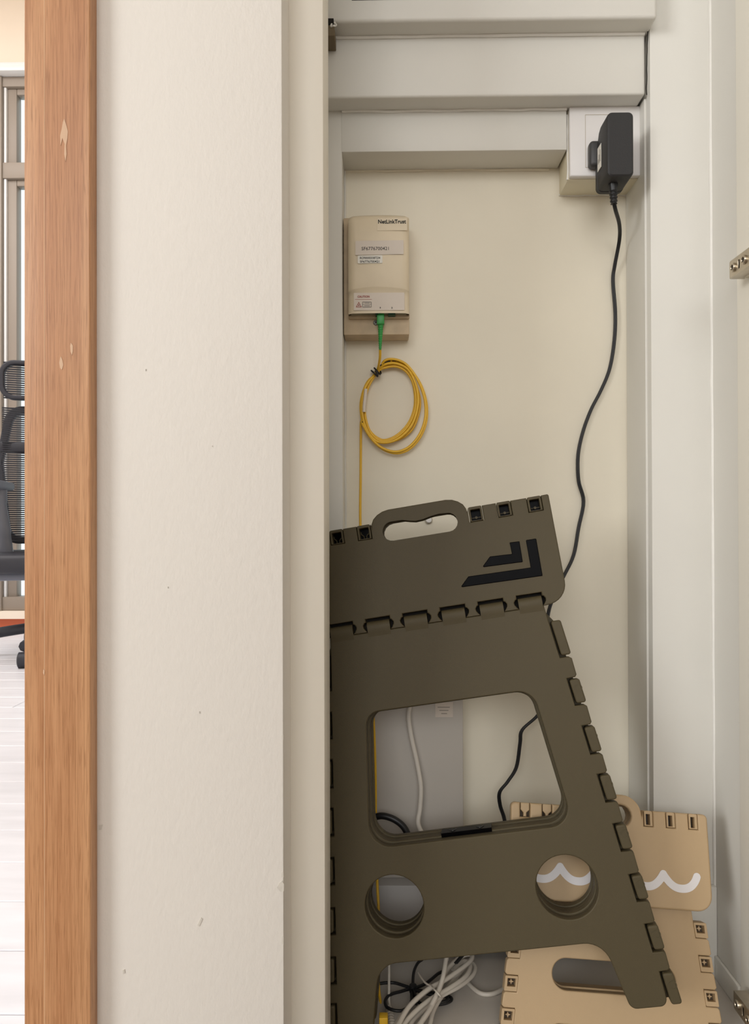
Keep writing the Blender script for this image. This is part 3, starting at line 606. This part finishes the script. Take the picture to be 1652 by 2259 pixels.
# ------------------------------------------------------------------ folding stools
def frame(px, py, Y, yaw, lean, roll, shift):
    O = at(px, py, Y); b, a, q = map(math.radians, (yaw, lean, roll))
    u0 = Vector((math.cos(b), -math.sin(b), 0)); n0 = Vector((-math.sin(b), -math.cos(b), 0)); Z = Vector((0, 0, 1))
    v0 = math.cos(a)*Z-math.sin(a)*n0; n = math.cos(a)*n0+math.sin(a)*Z
    u = math.cos(q)*u0+math.sin(q)*v0; v = -math.sin(q)*u0+math.cos(q)*v0
    O = O+u*shift[0]+v*shift[1]
    M = Matrix((u, v, n)).transposed().to_4x4(); M.translation = O; return M
def dark_stool():
    FOOT = -242
    M = frame(1000, 1700, .805, 7, 8, 9.5, (.006, FOOT/1000)); e = empty('folding_step_stool', matrix=M)
    tag(e, 'large olive folding step stool with handle and black L-shaped grips, leaning folded in the niche', 'step stool')
    sh = lambda poly: [(x/1000, (y-FOOT)/1000) for x, y in poly]
    inn = lambda v: 118+.124*(136-v)          # inner edge of the side hinge strip
    out = lambda v: inn(v)+12
    blocks = [(137, 100), (75, 50), (26, 0), (-23, -48), (-72, -96), (-121, -144), (-168, -191), (-212, -241)]
    # outline of the front leg frame, right side going down
    def side(s):
        P = [(s*(inn(153)), 153.7), (s*(inn(140)), 140)]
        for k, (t, b) in enumerate(blocks):
            if k: P += [(s*(out(t+4)-1), t+4), (s*(out(t+1.5)-3), t+1.6), (s*(inn(t)), t+1.2)]
            else: P += [(s*inn(t), t)]
            if k < 7: P += [(s*inn(b), b-2), (s*(out(b-2)-3), b-2), (s*(out(b-4)-.5), b-4)]
        return P
    rs = side(1); ls = side(-1)
    bottom = rounded([(163, -230, 0), (163, -242, 7), (128, -242, 8), (113, -179, 24), (-113, -179, 24), (-128, -242, 8), (-163, -242, 7), (-163, -230, 0)], 7)
    outer = rs+bottom+ls[::-1]
    hole = lambda g: rounded([(-89+g, 70-g, 16), (89-g, 70-g, 20), (105.5-g, -67+g, 20), (-105.5+g, -67+g, 22)], 8)
    circ = lambda g: [circle(-88, -125, 30.5-g), circle(88, -125, 30.5-g)]
    plate('leg_frame', sh(outer), [sh(hole(0)), sh(circ(0)[0]), sh(circ(0)[1])], -.011, 0, OLIVE, e, .0012)
    def core(g, z0, z1, name):
        o = [(inn(153)-1, 150), (inn(136)+8, 134), (inn(-238)+8, -238), (inn(-240)+2, -240)]+rounded([(150, -240, 0), (127+g, -240, 4), (113, -179+g, 24), (-113, -179+g, 24), (-127-g, -240, 4), (-150, -240, 0)], 6)+[(-inn(-240)-2, -240), (-inn(-238)-8, -238), (-inn(136)-8, 134), (-inn(153)+1, 150)]
        plate(name, sh(o), [sh(hole(g)), sh(circ(g)[0]), sh(circ(g)[1])], z0, z1, OLIVE, e, .001)
    core(1.5, -.0215, -.0130, 'side_panel'); core(.8, -.031, -.0232, 'side_panel'); core(2.0, -.042, -.0325, 'rear_leg_frame')
    # hinge knuckles along both sides
    ring_me = None
    for s in (1, -1):
        for k, (t, b) in enumerate(blocks):
            t2, b2 = t-.3, b+.2
            ih = 1.9
            q = [(s*(inn(t2)+ih), t2), (s*(out(t2)+.2), t2), (s*(out(b2)+.2), b2), (s*(inn(b2)+ih), b2)]
            if s < 0: q = q[::-1]
            kn = plate('hinge_knuckle', sh(rounded([(x, y, 2.6) for x, y in q], 5)), [], -.0128, .0010, OLIVE, e, .0017, 3)
            c = ((inn((t+b)/2)+8)*s, (t+b)/2+(3 if k else -8))
            pin = plate('pin_mark', sh(circle(c[0], c[1], 4.0, 20)), [sh(circle(c[0], c[1], 3.1, 20))], .0008, .0013, OLIVE, kn)
    # hinge row along the top
    hx = [-102.5, -61.5, -20.5, 20.5, 61.5, 102.5]
    # top flap with carry handle
    fo = [(-142, 176)]
    fo = arc(-120, 176, 22, 180, 270, 8)
    for x in hx:
        w = 13.5
        fo += [(x-w+1, 153.8), (x-w-1, 156), (x-w-3, 159), (x-w-3.2, 161.5), (x-w-1.4, 164), (x-w, 164.5), (x-w, 168.2), (x+w, 168.2), (x+w, 164.5), (x+w+1.4, 164), (x+w+3.2, 161.5), (x+w+3, 159), (x+w+1, 156), (x+w-1, 153.8)]
    fo += arc(120, 176, 22, 270, 360, 8)
    fo += [(142, 269), (141, 270.5), (136, 270.5)]
    for x in (126, 93, 62): fo += [(x+8, 270.3), (x+8, 254), (x-8, 254), (x-8, 270.3)]
    fo += [(53, 266)]+[(52.5, 270), (50, 275), (45, 279.2), (39, 282), (32, 283.2), (-32, 283.2), (-39, 282), (-45, 279.2), (-50, 275), (-52.5, 270), (-53, 266)]
    for x in (-62, -93, -126): fo += [(x+8, 270.3), (x+8, 254), (x-8, 254), (x-8, 270.3)]
    fo += [(-136, 270.5), (-141, 270.5), (-142, 269)]
    slot = arc(-31, 258.7, 11.8, 90, 270, 9)+arc(31, 258.2, 11.5, -90, 90, 9)+[(22, 270.3), (12, 269), (4, 267.2), (-4, 266.8), (-10, 268), (-18, 270.2)]
    plate('top_flap', sh(fo), [sh(slot)], -.013, .001, OLIVE, e, .0011)
    fo2 = arc(-118, 178, 22, 180, 270, 6)+arc(118, 178, 22, 270, 360, 6)+[(140, 252), (54, 252), (51, 270), (40, 280), (-40, 280), (-51, 270), (-54, 252), (-140, 252)]
    sl2 = arc(-31, 258.4, 12.5, 90, 270, 8)+arc(31, 258.4, 12.5, -90, 90, 8)
    plate('rear_flap', sh(fo2), [sh(sl2)], -.030, -.0145, OLIVE, e, .001)
    for x in hx:
        prof = [(146, -.0004), (150, .0002), (153, .0008), (156, .0013), (159, .0014), (161.5, .0009), (163.5, -.0004), (164.8, -.0026), (165.2, -.006), (165.2, -.0105), (146, -.0105)]
        bm = bmesh.new(); ra, rb = [[bm.verts.new(((x+s*12.4)/1000, (v-FOOT)/1000, z)) for v, z in prof] for s in (-1, 1)]
        for k in range(len(prof)): bm.faces.new((ra[k], ra[(k+1) % len(prof)], rb[(k+1) % len(prof)], rb[k]))
        bm.faces.new(ra[::-1]); bm.faces.new(rb); link('flap_hinge', finish(bm, 50), OLIVE, e)
        plate('hinge_well', sh([(x-16, 154), (x+16, 154), (x+16, 168), (x-16, 168)]), [], -.0128, -.0118, DARKGAP, e)
    for x in (126, 93, 62, -62, -93, -126):
        cl = plate('clip', sh(rounded([(x-7.4, 254.4, .6), (x+7.4, 254.4, .6), (x+7.4, 270.6, 1.6), (x-7.4, 270.6, 1.6)], 3)), [sh(rounded([(x-5.2, 255.4, .4), (x+5.2, 255.4, .4), (x+5.2, 267.4, .8), (x-5.2, 267.4, .8)], 3))], -.0125, .0006, OLIVE, e, .0008)
        plate('clip_core', sh([(x-5.6, 254.8), (x+5.6, 254.8), (x+5.6, 268), (x-5.6, 268)]), [], -.0128, -.009, GLOSSBLK, cl)
        if x > 0:
            plate('clip_pin', sh(circle(x, 259, 1.5, 12)), [], -.009, -.006, OLIVE, cl); plate('clip_bar', sh([(x-5, 258.6), (x+5, 258.6), (x+5, 259.4), (x-5, 259.4)]), [], -.009, -.0072, OLIVE, cl)
        else:
            for s in (-1, 1):
                tube('clip_spring', [((x+s*4.6)/1000, (264-FOOT)/1000, -.008), ((x+s*4.2)/1000, (261.5-FOOT)/1000, -.0065), ((x+s*1.8)/1000, (259-FOOT)/1000, -.006), ((x+s*1.6)/1000, (255.5-FOOT)/1000, -.0065)], .0007, OLIVE, cl, seg=6)
    for poly in ([(109.6, 225.2, 1), (120.6, 225.2, 1), (120.1, 184.8, .6), (32.4, 186.2, 1), (42.8, 196.5, .6), (109.4, 195.6, 0)], [(92.2, 225.5, .6), (102.7, 225.1, .6), (102.3, 202.6, .6), (58.8, 203.8, 1), (69.1, 214, .6), (92.6, 213.0, 0)]):
        plate('grip', sh(rounded(poly, 4)), [], -.002, .0019, GLOSSBLK, e, .0007, 3)
    # latch at the lower rim of the opening
    plate('latch', sh([(-30, -67.5), (23, -67.5), (23, -63.2), (-30, -63.2)]), [], -.030, -.0128, GLOSSBLK, e)
    for x in (-18, 11): tube('latch_spring', [((x-4)/1000, (-63.2-FOOT)/1000, -.024), (x/1000, (-62.8-FOOT)/1000, -.017), ((x+4)/1000, (-63.2-FOOT)/1000, -.024)], .0005, GREYPL, e, seg=6)
    return e
dark_stool()

def beige_stool():
    FOOT = -134
    M = frame(1340, 2000, .828, 0, 18, -3.5, (.001, FOOT/1000)); e = empty('small_step_stool', matrix=M)
    tag(e, 'small beige folding step stool with white wave stripe, folded behind the olive stool', 'step stool')
    sh = lambda poly: [(x/1000, (y-FOOT)/1000) for x, y in poly]
    inn = lambda v: 88-.105*v
    blocks = [(-8.5, -24), (-40, -55.5), (-71, -86.5), (-101, -117)]
    def side(s):
        P = [(s*inn(30), 30), (s*inn(-5), -5), (s*inn(-8), -8)]
        for k, (t, b) in enumerate(blocks):
            P += [(s*inn(t), t)] if k == 0 else [(s*(inn(t)+13.5), t+2), (s*(inn(t)+11.5), t), (s*inn(t), t)]
            P += [(s*inn(b), b), (s*(inn(b)+11.5), b), (s*(inn(b)+13.5), b-2)]
        return P
    rs, ls = side(1), side(-1)
    outer = rs+rounded([(113, -124, 0), (113, -134, 5), (70, -134, 4), (60, -112, 10), (-60, -112, 10), (-70, -134, 4), (-113, -134, 5), (-113, -124, 0)], 5)+ls[::-1]
    slot = rounded([(-60, -81.5, 14.8), (67, -81.5, 14.8), (67, -51.8, 14.8), (-60, -51.8, 14.8)], 9)
    plate('leg_frame', sh(outer), [sh(slot)], -.011, 0, BEIGE, e, .0013)
    for g, z0, z1, nm in ((1.2, -.0215, -.013, 'side_panel'), (.5, -.0325, -.023, 'rear_leg_frame')):
        s2 = rounded([(-60+g, -81.5+g, 13.4), (67-g, -81.5+g, 13.4), (67-g, -51.8-g, 13.4), (-60+g, -51.8-g, 13.4)], 8)
        plate(nm, sh([(-inn(30)+1, 30), (-inn(-110), -110), (inn(-110), -110), (inn(30)-1, 30)][::1]), [sh(s2)], z0, z1, BEIGE, e, .001)
    for s in (1, -1):
        for (t, b) in blocks:
            x0, x1 = inn((t+b)/2)+.6, inn((t+b)/2)+13.8; q = [(x0, b+.6), (x1, b+.6), (x1-1.5, t-.6), (x0-1.5, t-.6)]; w = [(x0+1.6, b+5), (x1-3.2, b+5), (x1-3.8, t-3), (x0+.6, t-3)]
            if s < 0: q = [(-x, y) for x, y in q][::-1]; w = [(-x, y) for x, y in w][::-1]
            cl = plate('clip', sh(rounded([(x, y, 1) for x, y in q], 3)), [sh(w)], -.014, .0004, BEIGE, e, .0004)
            plate('clip_core', sh(w), [], -.012, -.008, BEIGEDK, cl)
            cx_, cy_ = sum(p[0] for p in w)/4, sum(p[1] for p in w)/4
            star = [(cx_+(2.9 if k % 2 == 0 else 1.1)*math.cos(k*math.pi/4), cy_+(2.9 if k % 2 == 0 else 1.1)*math.sin(k*math.pi/4)) for k in range(8)]
            plate('clip_star', sh(star), [], -.008, -.004, BEIGE, cl)
    # flap in front of the frame with ring handle
    fo = arc(-90, 19, 16, 180, 270, 7)+arc(90, 19, 16, 270, 360, 7)+arc(101, 94, 5, 0, 90, 5)
    for x in (90.5, 66.5, 42.5): fo += [(x+5, 98.8), (x+5, 83), (x-5, 83), (x-5, 98.8)]
    fo += arc(15, 93, 20.5, 0, 90, 8)+arc(-15, 93, 20.5, 90, 180, 8)
    for x in (-42.5, -66.5, -90.5): fo += [(x+5.5, 98.8), (x+5.5, 84), (x-5.5, 84), (x-5.5, 98.8)]
    fo += arc(-101, 94, 5, 90, 180, 5)
    hh = arc(-13, 92, 11, 90, 270, 8)+arc(13, 92, 11, -90, 90, 8)
    plate('top_flap', sh(fo), [sh(hh)], .0008, .0125, BEIGE, e, .0022, 3)
    plate('rear_flap', sh([(-103, 30), (103, 30), (103, 82), (36, 82), (33, 104), (-33, 104), (-36, 82), (-103, 82)]), [sh(arc(-13, 92, 11.5, 90, 270, 8)+arc(13, 92, 11.5, -90, 90, 8))], -.012, -.001, BEIGE, e, .001)
    for x in (90.5, 66.5, 42.5):
        cl = plate('clip', sh(rounded([(x-4.4, 83.4, .5), (x+4.4, 83.4, .5), (x+4.4, 98.8, 1.5), (x-4.4, 98.8, 1.5)], 3)), [sh([(x-2.6, 84.6), (x+1.8, 84.6), (x+1.8, 95.5), (x-2.6, 95.5)])], .001, .0122, BEIGE, e, .0004)
        plate('clip_core', sh([(x-3.2, 83.5), (x+3.2, 83.5), (x+3.2, 96), (x-3.2, 96)]), [], .001, .0025, STEELDK, cl)
    for x in (-42.5, -66.5, -90.5):
        tongue = rounded([(x-4.8, 98.6, .5), (x-4.8, 91.5, 1), (x-1.6, 88.5, 1), (x-1.6, 84.4, .3), (x+1.6, 84.4, .3), (x+1.6, 88.5, 1), (x+4.8, 91.5, 1), (x+4.8, 98.6, .5)], 3)
        tg = plate('clip_tongue', sh(tongue), [], .002, .0105, BEIGE, e, .0008)
        plate('clip_core', sh([(x-5.4, 84.1), (x+5.4, 84.1), (x+5.4, 97), (x-5.4, 97)]), [], .001, .003, BEIGEDK, tg)
    # white wave stripe: five lobes
    cusps = [-92, -53.5, -15.5, 19.5, 55.5, 92.5]; line = []
    for k in range(5):
        x0, x1 = cusps[k], cusps[k+1]; c, h = (x0+x1)/2, (x1-x0)/2
        for i in range(41):
            s = -1+2*i/40; tip = (k == 0 and s < 0) or (k == 4 and s > 0)
            line.append((c+s*h*(1-.1*abs(s)**3 if tip else 1), 24+(12.5*abs(s)**2.4 if tip else 13*abs(s)**2.3)))
    R = 3.9; top, bot = [], []; ua, ub = min(p[0] for p in line)-R+.02, max(p[0] for p in line)+R-.02
    for i in range(241):
        u_ = ua+(ub-ua)*(.5-.5*math.cos(math.pi*i/240)) if i in (0, 240) else ua+(ub-ua)*i/240
        ch = [(cv, math.sqrt(R*R-(u_-cu)**2)) for cu, cv in line if abs(u_-cu) < R]
        top.append((u_, max(v+d for v, d in ch))); bot.append((u_, min(v-d for v, d in ch)))
    poly = bot+top[::-1]
    plate('wave_stripe', sh(poly), [], .0118, .0131, OFFWHITE, e)
    return e
beige_stool()

# ------------------------------------------------------------------ cup hinges on the side panel
def hinge(name, pz, label, up):
    Yf, Yn = .806, .735
    zc = pz; x = XPN; e = empty(name, (x, (Yf+Yn)/2, zc)); tag(e, label, 'hinge', 'cabinet hinges on the side panel')
    yc = (Yf+Yn)/2; h = .0088
    box('mounting_plate', (-.006, .745-yc, -h*1.15), (0, .80-yc, h*1.15), STEEL, e, .001)
    # arm: flat U-channel whose face looks into the niche
    a = plate('arm', [(.74-yc, -h), (Yf-yc-.002, -h), (Yf-yc, -h+.002), (Yf-yc, h-.0005), (Yf-yc-.0008, h), (.72-yc, h), (.72-yc, -h)], [rounded([(.783-yc, -.0045, .0006), (.7865-yc, -.0045, .0006), (.7865-yc, .0045, .0006), (.783-yc, .0045, .0006)], 2)], -.0014, 0, STEEL, e, .0004)
    a.rotation_euler = (math.radians(90), 0, math.radians(90)); a.location = (-.0145, 0, 0)
    for s in (-1, 1): box('arm_flange', (-.0158, .72-yc, s*h-.0006), (-.004, Yf-yc-.001, s*h+.0006), STEEL, e, .0004)
    box('arm_end', (-.0158, Yf-yc-.0012, -h), (-.006, Yf-yc, h), STEEL, e, .0004)
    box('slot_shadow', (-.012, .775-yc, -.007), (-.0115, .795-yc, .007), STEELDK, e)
    for y_ in (.796, .772):
        s_ = lathe('screw', [(.0046, .0), (.0046, -.0010), (.0042, -.0018), (.0030, -.0018), (.0026, -.0010), (.0001, -.0010)], STEEL, e, seg=20, axis='X', loc=(-.0157, y_-yc, 0))
        for r_ in (20, 110):
            c = box('cross_slot', (-.0172, -.0022, -.0004), (-.0166, .0022, .0004), STEELDK, s_); c.location = (0, y_-yc, 0); c.rotation_euler = (math.radians(r_), 0, 0)
    e.scale.x = 1.25
    box('clip_lever', (-.012, .725-yc, -h-.006 if up else h), (-.002, .765-yc, -h if up else h+.006), STEEL, e, .0012)
    return e
hinge('cabinet_hinge', at(1605, 597, .806).z, 'nickel cabinet hinge on the side panel, the upper of the two', True)
hinge('cabinet_hinge', at(1611, 2203, .806).z, 'nickel cabinet hinge on the side panel, the lower one beside the beige stool', False)
